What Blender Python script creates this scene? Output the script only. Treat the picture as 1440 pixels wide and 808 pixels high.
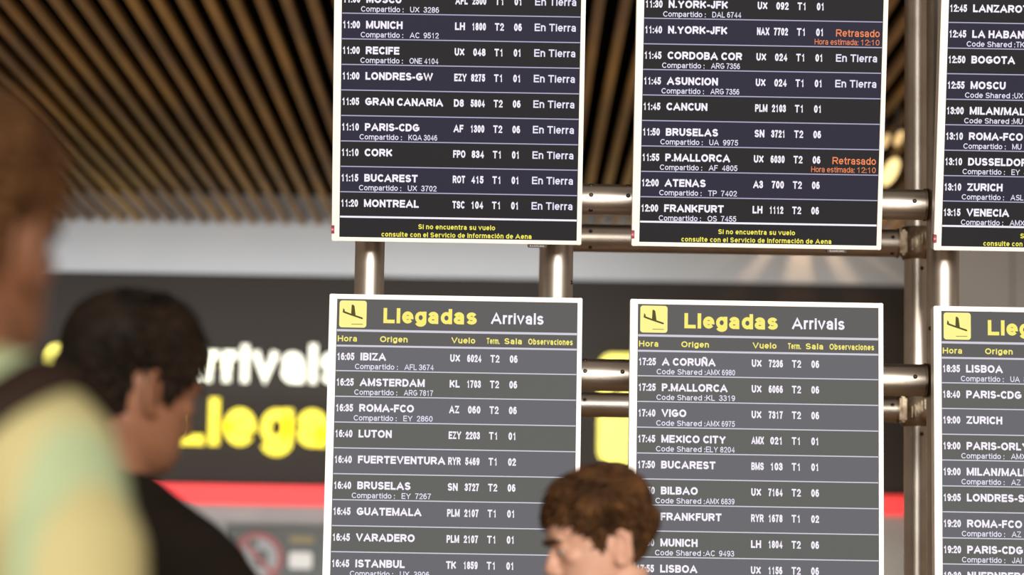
import bpy, bmesh, math, random
from mathutils import Vector, Matrix, noise

for _o in list(bpy.data.objects):
    bpy.data.objects.remove(_o)
S = bpy.context.scene
COL = S.collection
R = math.radians

# ------------------------------------------------------------------ camera
FPX = 4000.0                       # 100 mm on a 36 mm sensor, in pixels of a 1440-wide frame
PITCH, ROLL = R(6.36), 0.0168
C0 = Vector((0, 0, 1.40))
_r0, _u0 = Vector((1, 0, 0)), Vector((0, -math.sin(PITCH), math.cos(PITCH)))
FW = Vector((0, math.cos(PITCH), math.sin(PITCH)))
UP = _u0 * math.cos(ROLL) - _r0 * math.sin(ROLL)
RT = _r0 * math.cos(ROLL) + _u0 * math.sin(ROLL)
cd = bpy.data.cameras.new('camera')
cam = bpy.data.objects.new('camera', cd)
COL.objects.link(cam)
M3 = Matrix((RT, UP, -FW)).transposed()
cam.matrix_world = Matrix.Translation(C0) @ M3.to_4x4()
cd.sensor_width, cd.lens = 36.0, 100.0
cd.clip_start, cd.clip_end = 0.05, 200
cd.dof.use_dof = True
cd.dof.focus_distance = 6.86
cd.dof.aperture_fstop = 2.75
S.camera = cam


def at(px, py, y):
    """point of the place at distance y that the photograph shows at (px, py)"""
    d = FW * FPX + RT * (px - 720) - UP * (py - 404)
    return C0 + d * (y / d.y)


# ------------------------------------------------------------------ light
S.view_settings.view_transform = 'Standard'
S.view_settings.look = 'None'
S.view_settings.exposure = 0.0
S.view_settings.gamma = 1.0
S.view_settings.use_curve_mapping = False
W = bpy.data.worlds.new('hall_air')
S.world = W
W.use_nodes = True
W.node_tree.nodes['Background'].inputs[0].default_value = (1.0, 0.78, 0.6, 1)
W.node_tree.nodes['Background'].inputs[1].default_value = 0.3


def area(name, loc, target, sx, sy, power, color, spread=180):
    l = bpy.data.lights.new(name, 'AREA')
    l.shape, l.size, l.size_y = 'RECTANGLE', sx, sy
    l.energy, l.color, l.spread = power, color, R(spread)
    o = bpy.data.objects.new(name, l)
    COL.objects.link(o)
    o.location = loc
    o.rotation_euler = (Vector(target) - Vector(loc)).to_track_quat('-Z', 'Y').to_euler()
    return o


area('front_fill', (2.0, -10, 4.3), (0.6, 7, 2.2), 10.0, 3.0, 3600, (1.0, 0.95, 0.88))  # added unseen source behind the camera, for board frames and pipe highlights
area('bulkhead_fill', (-2.5, 17.0, 3.9), (-2.5, 22.0, 3.3), 7.0, 0.3, 19, (0.9, 0.95, 1.0), 34)  # added fill under the slats, brightens the grey bulkhead
area('low_wall_fill', (-2.0, 20.7, 1.2), (-2.0, 22.0, 2.4), 8.0, 0.3, 75, (0.96, 0.98, 1.0))  # added unseen fill from below, lightens the fascia bottom and the wall
area('low_wall_fill', (3.6, 20.6, 0.6), (3.2, 22.0, 1.7), 1.6, 0.3, 34, (1.0, 0.88, 0.72))  # second added fill, warm, brightens the wall at right
area('slat_fill', (-1.0, 14.0, 0.9), (-1.0, 15.5, 4.2), 7.0, 3.0, 60, (1.0, 0.78, 0.45))  # added upward fill, brightens the undersides of the slats

# ------------------------------------------------------------------ materials


def mat(name, color, rough=0.5, metal=0.0, emit=None, estr=1.0, spec=0.5, sss=0.0):
    m = bpy.data.materials.new(name)
    m.use_nodes = True
    b = m.node_tree.nodes['Principled BSDF']
    b.inputs['Base Color'].default_value = (*color, 1)
    b.inputs['Roughness'].default_value = rough
    b.inputs['Metallic'].default_value = metal
    b.inputs['Specular IOR Level'].default_value = spec
    if sss:
        b.inputs['Subsurface Weight'].default_value = sss
        b.inputs['Subsurface Radius'].default_value = (0.012, 0.005, 0.003)
        b.inputs['Subsurface Scale'].default_value = 0.6
    if emit:
        b.inputs['Emission Color'].default_value = (*emit, 1)
        b.inputs['Emission Strength'].default_value = estr
    return m


def srgb(r, g, b):
    f = lambda c: (c / 255 / 12.92) if c <= 10 else ((c / 255 + 0.055) / 1.055) ** 2.4
    return (f(r), f(g), f(b))


def noisy(m, c1, c2, scale=(1, 1, 1), nscale=5.0, lo=0.35, hi=0.65, detail=3.0):
    nt = m.node_tree
    tc = nt.nodes.new('ShaderNodeTexCoord')
    mp = nt.nodes.new('ShaderNodeMapping')
    mp.inputs['Scale'].default_value = scale
    nz = nt.nodes.new('ShaderNodeTexNoise')
    nz.inputs['Scale'].default_value = nscale
    nz.inputs['Detail'].default_value = detail
    cr = nt.nodes.new('ShaderNodeValToRGB')
    cr.color_ramp.elements[0].position, cr.color_ramp.elements[1].position = lo, hi
    cr.color_ramp.elements[0].color = (*c1, 1)
    cr.color_ramp.elements[1].color = (*c2, 1)
    L = nt.links.new
    L(tc.outputs['Object'], mp.inputs['Vector'])
    L(mp.outputs[0], nz.inputs['Vector'])
    L(nz.outputs['Fac'], cr.inputs[0])
    L(cr.outputs[0], nt.nodes['Principled BSDF'].inputs['Base Color'])
    return m


def screen_mat(name, rgb):
    """a lit pixel area of a display"""
    return mat(name, (0.004, 0.004, 0.004), 0.5, emit=srgb(*rgb), spec=0.03)


M_TEXT = screen_mat('lit_white_text', (250, 244, 255))
M_SUB = screen_mat('lit_pale_text', (236, 232, 252))
M_YEL = screen_mat('lit_yellow_text', (250, 240, 96))
M_ORA = screen_mat('lit_orange_text', (248, 142, 92))
M_HEADYEL = screen_mat('lit_yellow_heading', (252, 240, 120))
M_ICON = screen_mat('lit_yellow_icon', (255, 247, 150))
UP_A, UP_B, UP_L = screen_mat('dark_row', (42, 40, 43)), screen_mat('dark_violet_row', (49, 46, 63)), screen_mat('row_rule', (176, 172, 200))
LO_A, LO_B, LO_L = screen_mat('washed_grey_row', (98, 98, 95)), screen_mat('washed_blue_row', (105, 104, 109)), screen_mat('grey_row_rule', (212, 208, 220))  # panel glow and reflected wash are put into the row greys
LO_H = screen_mat('washed_grey_heading', (96, 94, 93))  # heading grey carries the same painted wash
LO_INK = screen_mat('icon_ink', (88, 80, 40))
M_BEZEL = mat('white_bezel', (0.83, 0.80, 0.77), 0.4)
M_SHELL = mat('dark_shell', (0.03, 0.03, 0.03), 0.5)
M_TAG = mat('logo_tab', (0.025, 0.02, 0.02), 0.35)
M_TAGTXT = mat('logo_letters', (0.5, 0.45, 0.42), 0.5)
M_REDTAG = mat('red_sticker', (0.22, 0.01, 0.03), 0.35)
M_REDTAG2 = mat('red_sticker_light', (0.62, 0.2, 0.25), 0.35)
M_STEEL = noisy(mat('brushed_steel', (0.5, 0.46, 0.41), 0.39, 1.0), (0.47, 0.42, 0.36), (0.58, 0.53, 0.47), (1, 1, 1), 9.0)
M_CAST = noisy(mat('cast_joint', (0.35, 0.28, 0.2), 0.42, 1.0), (0.2, 0.15, 0.1), (0.42, 0.34, 0.25), (1, 1, 1), 40.0)
M_SCREW = mat('screw_metal', (0.06, 0.045, 0.035), 0.4, 0.8)
M_WOOD = noisy(mat('slat_wood', (0.2, 0.11, 0.05), 0.6), (0.17, 0.10, 0.055), (0.36, 0.21, 0.055), (1.6, 0.35, 1), 1.6, 0.38, 0.66, 2.0)  # golden tone in the wood colour stands in for lit slats and reflections
M_VOID = mat('black_void', (0.004, 0.004, 0.004), 1.0, spec=0.0)
M_BULK = noisy(mat('bulkhead_grey', (0.5, 0.5, 0.5), 0.4), (0.46, 0.50, 0.54), (0.54, 0.56, 0.58), (0.6, 1, 0.6), 0.8)
M_FASC = mat('sign_fascia', (0.033, 0.026, 0.022), 0.6, spec=0.2)
M_GREYWALL = noisy(mat('counter_wall', (0.42, 0.4, 0.38), 0.6), (0.23, 0.235, 0.23), (0.30, 0.295, 0.28), (1, 1, 1), 1.5)
M_FLOOR = noisy(mat('floor_stone', (0.28, 0.17, 0.1), 0.25), (0.42, 0.26, 0.15), (0.52, 0.34, 0.2), (1, 1, 1), 2.0)
M_SIGNWHITE = mat('lit_sign_white', (0.8, 0.8, 0.7), 0.5, emit=srgb(255, 253, 226), estr=1.15)
M_SIGNYEL = mat('lit_sign_yellow', (0.8, 0.7, 0.05), 0.5, emit=srgb(252, 226, 46), estr=1.02)
M_SIGNICON = mat('lit_sign_icon', (0.8, 0.7, 0.1), 0.5, emit=srgb(252, 240, 110), estr=1.0)
M_SIGNINK = mat('sign_ink', (0.03, 0.03, 0.02), 0.6)
M_RED = mat('lit_red_band', (0.6, 0.05, 0.05), 0.5, emit=srgb(232, 48, 50), estr=0.9)
M_PANEL = mat('notice_panel', (0.07, 0.075, 0.07), 0.5)
M_PRED = mat('notice_red', (0.26, 0.075, 0.075), 0.5)
M_PGREY = mat('notice_grey', (0.26, 0.26, 0.255), 0.5)
M_PWHITE = mat('notice_white', (0.6, 0.58, 0.54), 0.5)
M_OCHRE = mat('notice_ochre', (0.22, 0.17, 0.07), 0.5)
M_LAMP = mat('lit_lamp', (1, 0.8, 0.4), 0.5, emit=(1.0, 0.74, 0.30), estr=1.5)
M_LAMP2 = mat('dim_lamp', (1, 0.8, 0.4), 0.5, emit=(1.0, 0.62, 0.25), estr=0.6)

# ------------------------------------------------------------------ helpers


def link(name, bm, mats, parent=None, smooth=False):
    me = bpy.data.meshes.new(name)
    bm.to_mesh(me)
    bm.free()
    for m in (mats if isinstance(mats, (list, tuple)) else [mats]):
        me.materials.append(m)
    if smooth:
        me.polygons.foreach_set('use_smooth', [True] * len(me.polygons))
    o = bpy.data.objects.new(name, me)
    COL.objects.link(o)
    if parent:
        o.parent = parent
    return o


def thing(name, label, cat, loc=(0, 0, 0), rot=(0, 0, 0), group=None):
    o = bpy.data.objects.new(name, None)
    o.empty_display_size = 0.1
    COL.objects.link(o)
    o.location, o.rotation_euler = loc, rot
    o['label'], o['category'] = label, cat
    if group:
        o['group'] = group
    return o


def structure(o):
    o['kind'] = 'structure'
    return o


def box(bm, x0, y0, z0, x1, y1, z1, mi=0, bevel=0.0):
    g = bmesh.ops.create_cube(bm, size=1.0)
    vs = g['verts']
    for v in vs:
        v.co = Vector(((x0 + x1) / 2 + v.co.x * (x1 - x0), (y0 + y1) / 2 + v.co.y * (y1 - y0), (z0 + z1) / 2 + v.co.z * (z1 - z0)))
    fs = {f for v in vs for f in v.link_faces}
    for f in fs:
        f.material_index = mi
    if bevel:
        es = {e for v in vs for e in v.link_edges}
        bmesh.ops.bevel(bm, geom=list(es), offset=bevel, segments=2, affect='EDGES')


def tube(bm, pts, n=20, mi=0, cap=True):
    """loft of circles / ellipses through pts: (Vector, ra, rb, axis_a) or (Vector, r)"""
    rings = []
    P = [Vector(p[0]) for p in pts]
    for i, p in enumerate(pts):
        d = (P[min(i + 1, len(P) - 1)] - P[max(i - 1, 0)]).normalized()
        if len(p) >= 4:
            a = Vector(p[3])
            a = (a - d * a.dot(d)).normalized()
            ra, rb = p[1], p[2]
        else:
            a = d.orthogonal().normalized() if i == 0 else (rings_a - d * rings_a.dot(d)).normalized()
            ra = rb = p[1]
        rings_a = a
        b = d.cross(a)
        rings.append([bm.verts.new(P[i] + a * (ra * math.cos(2 * math.pi * k / n)) + b * (rb * math.sin(2 * math.pi * k / n))) for k in range(n)])
    for r0, r1 in zip(rings, rings[1:]):
        for k in range(n):
            f = bm.faces.new((r0[k], r0[(k + 1) % n], r1[(k + 1) % n], r1[k]))
            f.material_index = mi
            f.smooth = True
    if cap:
        f = bm.faces.new(rings[0][::-1]); f.material_index = mi
        f = bm.faces.new(rings[-1]); f.material_index = mi
        for rg in (rings[0], rings[-1]):
            for k in range(n):
                bm.edges.get((rg[k], rg[(k + 1) % n])).smooth = False


def ball(bm, c, rx, ry=None, rz=None, mi=0, seg=16):
    ry = rx if ry is None else ry
    rz = rx if rz is None else rz
    c = Vector(c)
    nv = max(8, seg // 2)
    top, bot = bm.verts.new(c + Vector((0, 0, rz))), bm.verts.new(c - Vector((0, 0, rz)))
    rows = []
    for j in range(1, nv):
        a = math.pi * j / nv
        rows.append([bm.verts.new(c + Vector((rx * math.sin(a) * math.cos(2 * math.pi * k / seg), ry * math.sin(a) * math.sin(2 * math.pi * k / seg), rz * math.cos(a)))) for k in range(seg)])
    fs = []
    for k in range(seg):
        m = (k + 1) % seg
        fs.append(bm.faces.new((top, rows[0][k], rows[0][m])))
        fs.append(bm.faces.new((bot, rows[-1][m], rows[-1][k])))
        for r0, r1 in zip(rows, rows[1:]):
            fs.append(bm.faces.new((r0[k], r1[k], r1[m], r0[m])))
    for f in fs:
        f.material_index = mi
        f.smooth = True


def poly(bm, pts, mi=0):
    f = bm.faces.new([bm.verts.new(p) for p in pts])
    f.material_index = mi
    return f


def rrect(x0, z0, x1, z1, r, n=5):
    out = []
    for cx, cz, a0 in ((x1 - r, z1 - r, 0), (x0 + r, z1 - r, 90), (x0 + r, z0 + r, 180), (x1 - r, z0 + r, 270)):
        for k in range(n + 1):
            a = R(a0 + 90 * k / n)
            out.append((cx + r * math.cos(a), cz + r * math.sin(a)))
    return out


def extrude_poly(bm, pts2, y0, y1, mi=0, loc=(0, 0)):
    """outline in x,z -> prism between y0 (front) and y1"""
    a = [bm.verts.new((x + loc[0], y0, z + loc[1])) for x, z in pts2]
    b = [bm.verts.new((x + loc[0], y1, z + loc[1])) for x, z in pts2]
    n = len(a)
    fs = [bm.faces.new(a), bm.faces.new(b[::-1])]
    for k in range(n):
        fs.append(bm.faces.new((a[k], b[k], b[(k + 1) % n], a[(k + 1) % n])))
    for f in fs:
        f.material_index = mi


# ------------------------------------------------------------------ a plain grotesque alphabet made of strokes


def arc(cx, cy, rx, ry, a0, a1):
    n = max(3, int(abs(a1 - a0) / 24))
    return [(cx + rx * math.cos(R(a0 + (a1 - a0) * k / n)), cy + ry * math.sin(R(a0 + (a1 - a0) * k / n))) for k in range(n + 1)]


def ell(cx, cy, rx, ry):
    return arc(cx, cy, rx, ry, 0, 360)


X = 0.74
SS = lambda h: [arc(.5, .75 * h, .46, .25 * h, 22, 270) + arc(.5, .25 * h, .5, .25 * h, 90, -158)[1:]]
BOWL = ell(.5, X / 2, .5, X / 2)
G = {
 'A': (1.0, [[(0, 0), (.5, 1), (1, 0)], [(.2, .3), (.8, .3)]]),
 'B': (.80, [[(0, 0), (0, 1), (.6, 1)] + arc(.62, .76, .34, .24, 90, -90) + [(0, .52)], [(.6, .52)] + arc(.62, .26, .38, .26, 90, -90) + [(0, 0)]]),
 'C': (.84, [arc(.57, .5, .57, .5, 42, 318)]),
 'D': (.86, [[(0, 0), (0, 1), (.45, 1)] + arc(.45, .5, .55, .5, 85, -85) + [(.45, 0), (0, 0)]]),
 'E': (.74, [[(1, 1), (0, 1), (0, 0), (1, 0)], [(0, .52), (.92, .52)]]),
 'F': (.70, [[(1, 1), (0, 1), (0, 0)], [(0, .5), (.85, .5)]]),
 'G': (.93, [arc(.5, .5, .5, .5, 45, 318) + [(1, .2), (1, .46), (.56, .46)]]),
 'H': (.82, [[(0, 0), (0, 1)], [(1, 0), (1, 1)], [(0, .52), (1, .52)]]),
 'I': (.0, [[(.5, 0), (.5, 1)]]),
 'J': (.62, [[(1, 1), (1, .3)] + arc(.5, .3, .5, .3, 0, -170)]),
 'K': (.86, [[(0, 0), (0, 1)], [(1, 1), (.03, .36)], [(.35, .58), (1, 0)]]),
 'L': (.68, [[(0, 1), (0, 0), (1, 0)]]),
 'M': (.98, [[(0, 0), (0, 1)], [(0, 1), (.5, .05), (1, 1)], [(1, 1), (1, 0)]]),
 'N': (.82, [[(0, 0), (0, 1)], [(0, 1), (1, 0)], [(1, 0), (1, 1)]]),
 'O': (.98, [ell(.5, .5, .5, .5)]),
 'P': (.78, [[(0, 0), (0, 1), (.6, 1)] + arc(.62, .73, .38, .27, 90, -90) + [(0, .46)]]),
 'Q': (.98, [ell(.5, .5, .5, .5), [(.6, .25), (1, -.03)]]),
 'R': (.86, [[(0, 0), (0, 1), (.6, 1)] + arc(.62, .74, .36, .26, 90, -90) + [(0, .48)], [(.5, .48), (1, 0)]]),
 'S': (.80, SS(1)),
 'T': (.80, [[(0, 1), (1, 1)], [(.5, 1), (.5, 0)]]),
 'U': (.82, [[(0, 1), (0, .38)] + arc(.5, .38, .5, .38, 180, 360) + [(1, 1)]]),
 'V': (.92, [[(0, 1), (.5, 0), (1, 1)]]),
 'W': (1.3, [[(0, 1), (.25, 0), (.5, 1), (.75, 0), (1, 1)]]),
 'X': (.92, [[(0, 0), (1, 1)], [(0, 1), (1, 0)]]),
 'Y': (.92, [[(0, 1), (.5, .42), (1, 1)], [(.5, .45), (.5, 0)]]),
 'Z': (.80, [[(0, 1), (1, 1), (0, 0), (1, 0)]]),
 '0': (.68, [ell(.5, .5, .5, .5)]),
 '1': (.68, [[(.12, .74), (.4, .84), (.6, 1), (.6, 0)]]),
 '2': (.68, [arc(.5, .71, .48, .29, 170, -30) + [(0, 0), (1, 0)]]),
 '3': (.68, [arc(.47, .76, .45, .24, 160, -90), arc(.47, .26, .53, .26, 90, -165)]),
 '4': (.70, [[(.76, 0), (.76, 1), (0, .26), (1, .26)]]),
 '5': (.68, [[(.9, 1), (.2, 1), (.08, .48)] + arc(.47, .33, .53, .33, 125, -160)]),
 '6': (.68, [ell(.5, .31, .5, .31), arc(.53, .5, .53, .5, 50, 195)]),
 '7': (.68, [[(0, 1), (1, 1), (.5, .5), (.35, 0)]]),
 '8': (.68, [ell(.5, .76, .44, .24), ell(.5, .26, .5, .26)]),
 '9': (.68, [ell(.5, .69, .5, .31), arc(.47, .5, .53, .5, 230, 375)]),
 'a': (.66, [arc(.46, .52, .44, .22, 165, 0) + [(.9, 0)], ell(.45, .2, .45, .2)]),
 'b': (.68, [[(0, 1), (0, 0)], BOWL]),
 'c': (.60, [arc(.57, X / 2, .57, X / 2, 44, 316)]),
 'd': (.68, [[(1, 1), (1, 0)], BOWL]),
 'e': (.68, [[(.03, .37)] + arc(.5, X / 2, .5, X / 2, 0, 318)]),
 'f': (.40, [[(1, 1)] + arc(.8, .78, .38, .22, 90, 180) + [(.42, 0)], [(0, .7), (.95, .7)]]),
 'g': (.68, [BOWL, [(1, X), (1, -.02)] + arc(.5, -.02, .5, .24, 0, -160)]),
 'h': (.64, [[(0, 1), (0, 0)], [(0, .4)] + arc(.5, .46, .5, .28, 180, 0) + [(1, 0)]]),
 'i': (.0, [[(.5, X), (.5, 0)], [(.5, .89), (.5, 1.07)]]),
 'l': (.0, [[(.5, 1), (.5, 0)]]),
 'm': (1.04, [[(0, X), (0, 0)], [(0, .4)] + arc(.25, .5, .25, .24, 180, 0) + [(.5, 0)], [(.5, .4)] + arc(.75, .5, .25, .24, 180, 0) + [(1, 0)]]),
 'n': (.64, [[(0, X), (0, 0)], [(0, .4)] + arc(.5, .46, .5, .28, 180, 0) + [(1, 0)]]),
 'o': (.70, [BOWL]),
 'p': (.68, [[(0, X), (0, -.27)], BOWL]),
 'r': (.40, [[(0, X), (0, 0)], [(0, .4)] + arc(.85, .42, .85, .32, 180, 80)]),
 's': (.62, SS(X)),
 't': (.44, [[(.42, .95), (.42, .17)] + arc(.85, .17, .43, .17, 180, 280), [(0, .7), (1, .7)]]),
 'u': (.64, [[(0, X), (0, .28)] + arc(.5, .28, .5, .28, 180, 360), [(1, X), (1, 0)]]),
 'v': (.70, [[(0, X), (.5, 0), (1, X)]]),
 ':': (.0, [[(.5, .50), (.5, .74)], [(.5, -.12), (.5, .12)]]),
 '.': (.0, [[(.5, -.12), (.5, .12)]]),
 '-': (.40, [[(0, .34), (1, .34)]]),
 '/': (.40, [[(0, 0), (1, 1)]]),
}
G['Ñ'] = (.82, G['N'][1] + [[(.15, 1.22), (.38, 1.28), (.62, 1.2), (.85, 1.27)]])
G['ó'] = (.70, [BOWL, [(.45, .9), (.7, 1.08)]])


def text_len(s, t, gap):
    w = 0
    for c in s:
        w += 0.36 if c == ' ' else max(G[c][0], t) + gap
    return w - (0 if s.endswith(' ') else gap)


def text(bm, s, x, z, cap, y=0.0, mi=0, t=0.2, gap=0.14, width=None, sx=1.0, align='l', tx=None):
    """flat lettering facing -y; x,z = start of the base line, cap = capital height"""
    nat = text_len(s, t, gap) * cap
    if width:
        sx = width / nat
    if align == 'r':
        x -= nat * sx
    elif align == 'c':
        x -= nat * sx / 2
    tz = t * cap
    tw = (tx or t) * cap * min(1.0, 0.25 + 0.75 * sx)
    for c in s:
        if c == ' ':
            x += .36 * cap * sx
            continue
        w, strokes = G[c]
        gw = max(w, t) * cap * sx
        x0, x1 = x + tw / 2, x + gw - tw / 2
        if w == 0 or x1 < x0:
            x0 = x1 = x + gw / 2
        for st in strokes:
            P = []
            for a, b in st:
                p = Vector((x0 + a * (x1 - x0), z + tz / 2 + b * (cap - tz)))
                if not P or (p - P[-1]).length > 1e-7:
                    P.append(p)
            closed = len(P) > 3 and (P[0] - P[-1]).length < 1e-6
            if closed:
                P.pop()
            n = len(P)
            Lf, Rg = [], []
            for i in range(n):
                if closed:
                    d0, d1 = P[i] - P[i - 1], P[(i + 1) % n] - P[i]
                else:
                    d0 = P[i] - P[i - 1] if i else P[1] - P[0]
                    d1 = P[i + 1] - P[i] if i < n - 1 else d0
                d0, d1 = d0.normalized(), d1.normalized()
                n0, n1 = Vector((-d0.y, d0.x)), Vector((-d1.y, d1.x))
                m = n0 + n1
                if m.length < .3:
                    m = n0
                m.normalize()
                k = min(1.5, 1 / max(.2, m.dot(n0)))
                # stems narrow with the letters, bars keep their height
                off = Vector((m.x * tw / 2, m.y * tz / 2)) * k
                e0 = Vector((0, 0))
                if not closed and w != 0:
                    pass
                Lf.append(P[i] + off)
                Rg.append(P[i] - off)
            if not closed:            # square ends reach the cap line / base line
                for i, d in () if (P[0] - P[-1]).length < .3 * cap and abs(P[0].x - P[-1].x) < 1e-6 else ((0, (P[0] - P[1]).normalized()), (n - 1, (P[-1] - P[-2]).normalized())):
                    e = Vector((d.x * tw / 2, d.y * tz / 2)) * (1.0 if abs(d.y) > .85 or abs(d.x) > .95 else 0.3)
                    Lf[i] += e
                    Rg[i] += e
            vl = [bm.verts.new((p.x, y, p.y)) for p in Lf]
            vr = [bm.verts.new((p.x, y, p.y)) for p in Rg]
            for i in range(n if closed else n - 1):
                j = (i + 1) % n
                f = bm.faces.new((vr[i], vr[j], vl[j], vl[i]))
                f.material_index = mi
        x += gw + gap * cap * sx


def solid(bm, depth):
    """give flat lettering a body"""
    r = bmesh.ops.extrude_face_region(bm, geom=bm.faces[:])
    for v in r['geom']:
        if isinstance(v, bmesh.types.BMVert):
            v.co.y += depth


def plane_icon(s, x, z):
    """descending aeroplane pictogram, in a square of side s whose lower left corner is x,z"""
    P = lambda q: [(x + a * s, z + b * s) for a, b in q]
    body = P([(.12, .56), (.14, .72), (.20, .64), (.19, .60), (.42, .515), (.84, .38), (.875, .345), (.86, .32), (.83, .315), (.40, .455), (.18, .53)])
    wing = P([(.43, .49), (.445, .84), (.49, .85), (.55, .80), (.60, .44)])
    line = P([(.45, .115), (.45, .135), (.87, .135), (.87, .115)])
    return body, wing, line


# ------------------------------------------------------------------ the hall
bm = bmesh.new(); box(bm, -16, -14, -0.2, 16, 22.3, 0)
structure(link('floor', bm, M_FLOOR))
CEIL = 4.30
bm = bmesh.new(); box(bm, -9, 7.5, CEIL + 0.25, 9, 22.3, CEIL + 0.4)
ceil = structure(link('ceiling', bm, M_VOID))
bm = bmesh.new()
YW = 22.0
n = 0
for i in range(-52, 56):
    x = i * 0.127 + 0.02
    box(bm, x - 0.024, 9.0, CEIL, x + 0.024, YW - .1, CEIL + 0.04)
link('slat_grille', bm, M_WOOD, ceil)
bm = bmesh.new()
for y in (10.5, 12.5, 14.5, 16.5, 18.5, 20.5):
    box(bm, -7, y, CEIL + 0.04, 7, y + 0.05, CEIL + 0.13)
link('slat_carrier', bm, M_VOID, ceil)


def zy(py, y=YW, px=720):
    return at(px, py, y).z


z_b0, z_b1 = zy(337), zy(393)          # bulkhead
z_r0, z_r1 = zy(688), zy(716)          # red band
bm = bmesh.new(); box(bm, -8, YW, 0, 8, YW + 0.3, CEIL + 0.4)
structure(link('wall_back', bm, M_GREYWALL))
bm = bmesh.new(); box(bm, -8, YW - 0.10, z_b1, 8, YW + 0.02, CEIL + 0.3, bevel=0.01)
structure(link('trim_1', bm, M_BULK))
bm = bmesh.new(); box(bm, -8, YW - 0.06, z_r0, 8, YW + 0.02, z_b1)
structure(link('trim_2', bm, M_FASC))
bm = bmesh.new(); box(bm, -8, YW - 0.09, z_r1, 8, YW + 0.02, z_r0)
structure(link('trim_3', bm, M_RED))
bm = bmesh.new()
xa = at(1336, 400, 19).x
xs = at(1424, 400, 19).x
box(bm, xa, 19, 0, xs - .004, 19.6, 4.28, bevel=.006)
box(bm, xs + .004, 19, 0, xa + 2.2, 19.6, 4.28, bevel=.006)
structure(link('wall_right', bm, noisy(mat('column_grey', (0.3, 0.28, 0.26), 0.5), (0.28, 0.26, 0.24), (0.34, 0.31, 0.29), (1, 1, 1), 1.2)))


# overhead wayfinding signs on the fascia
def wayfinding(px_icon, label, grp, words):
    y = YW - 0.06
    s = 155 / FPX * YW
    p = at(px_icon, 652 + (px_icon - 840) * .0168, y)
    root = thing('arrivals_sign', label, 'sign', (p.x, y, p.z), (0, 0, 0), grp)
    bm = bmesh.new()
    extrude_poly(bm, rrect(0, 0, s, s, s * .12, 7), -.05, 0)
    ic = link('pictogram_panel', bm, M_SIGNICON, root)
    bm = bmesh.new()
    for q in plane_icon(s, 0, 0):
        extrude_poly(bm, q, -.056, -.049)
    link('aeroplane_symbol', bm, M_SIGNINK, ic)
    if not words:
        return root
    k = YW / FPX
    bm = bmesh.new()
    text(bm, 'Arrivals', 171 * k, 106 * k, 55 * k, -.05, t=.2, gap=.12, width=250 * k)
    solid(bm, .05)
    link('white_lettering', bm, M_SIGNWHITE, root)
    bm = bmesh.new()
    text(bm, 'Llegadas', 184 * k, 17 * k, 66 * k, -.05, t=.215, gap=.11, width=368 * k)
    solid(bm, .05)
    link('yellow_lettering', bm, M_SIGNYEL, root)
    return root


wayfinding(57, 'lit Arrivals Llegadas letters on the dark fascia beside the two men at left', None, True)
wayfinding(840, 'lit yellow landing pictogram sign behind the gap between left and middle boards', None, False)

# notice panel on the wall under the red band
p = at(383, 842, YW - .03)
k = YW / FPX
nb = thing('notice_panel', 'blurred dark notice with red prohibition ring under the red band', 'sign', (p.x, YW - .03, p.z))
bm = bmesh.new(); box(bm, -68 * k, 0, 0, 85 * k, .03, 103 * k, bevel=.004)
link('panel', bm, M_PANEL, nb)
bm = bmesh.new()
ring_c = (-22 * k, 57 * k)
tube(bm, [((ring_c[0], -.012, ring_c[1]), 32 * k), ((ring_c[0], 0.002, ring_c[1]), 32 * k)], 40)
disc = link('symbol_disc', bm, M_PGREY, nb)
bm = bmesh.new()
nn = 40
for j in range(nn):
    a0, a1 = 2 * math.pi * j / nn, 2 * math.pi * (j + 1) / nn
    q = [(ring_c[0] + r * k * math.cos(a), ring_c[1] + r * k * math.sin(a)) for r, a in ((28, a0), (36, a0), (36, a1), (28, a1))]
    extrude_poly(bm, q, -.018, 0)
c_, s_ = math.cos(R(-45)), math.sin(R(-45))
q = [(ring_c[0] + (a * c_ - b * s_) * k, ring_c[1] + (a * s_ + b * c_) * k) for a, b in ((-29, -3.5), (29, -3.5), (29, 3.5), (-29, 3.5))]
extrude_poly(bm, q, -.017, -.011)
link('prohibition_ring', bm, M_PRED, nb)
bm = bmesh.new()
extrude_poly(bm, rrect(-8 * k, 42 * k, 12 * k, 66 * k, 6 * k), -.0145, -.011, loc=(ring_c[0] + 2 * k, 2 * k))
extrude_poly(bm, rrect(-14 * k, 72 * k, 0, 82 * k, 3 * k), -.0145, -.011, loc=(ring_c[0], 0))
link('symbol_figure', bm, M_PANEL, nb)
bm = bmesh.new()
extrude_poly(bm, rrect(22 * k, 43 * k, 54 * k, 66 * k, 4 * k), -.008, .002)
link('white_label', bm, M_PWHITE, nb)
bm = bmesh.new()
extrude_poly(bm, rrect(22 * k, 79 * k, 56 * k, 88 * k, 2 * k), -.006, .002)
link('ochre_strip', bm, M_OCHRE, nb)

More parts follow.
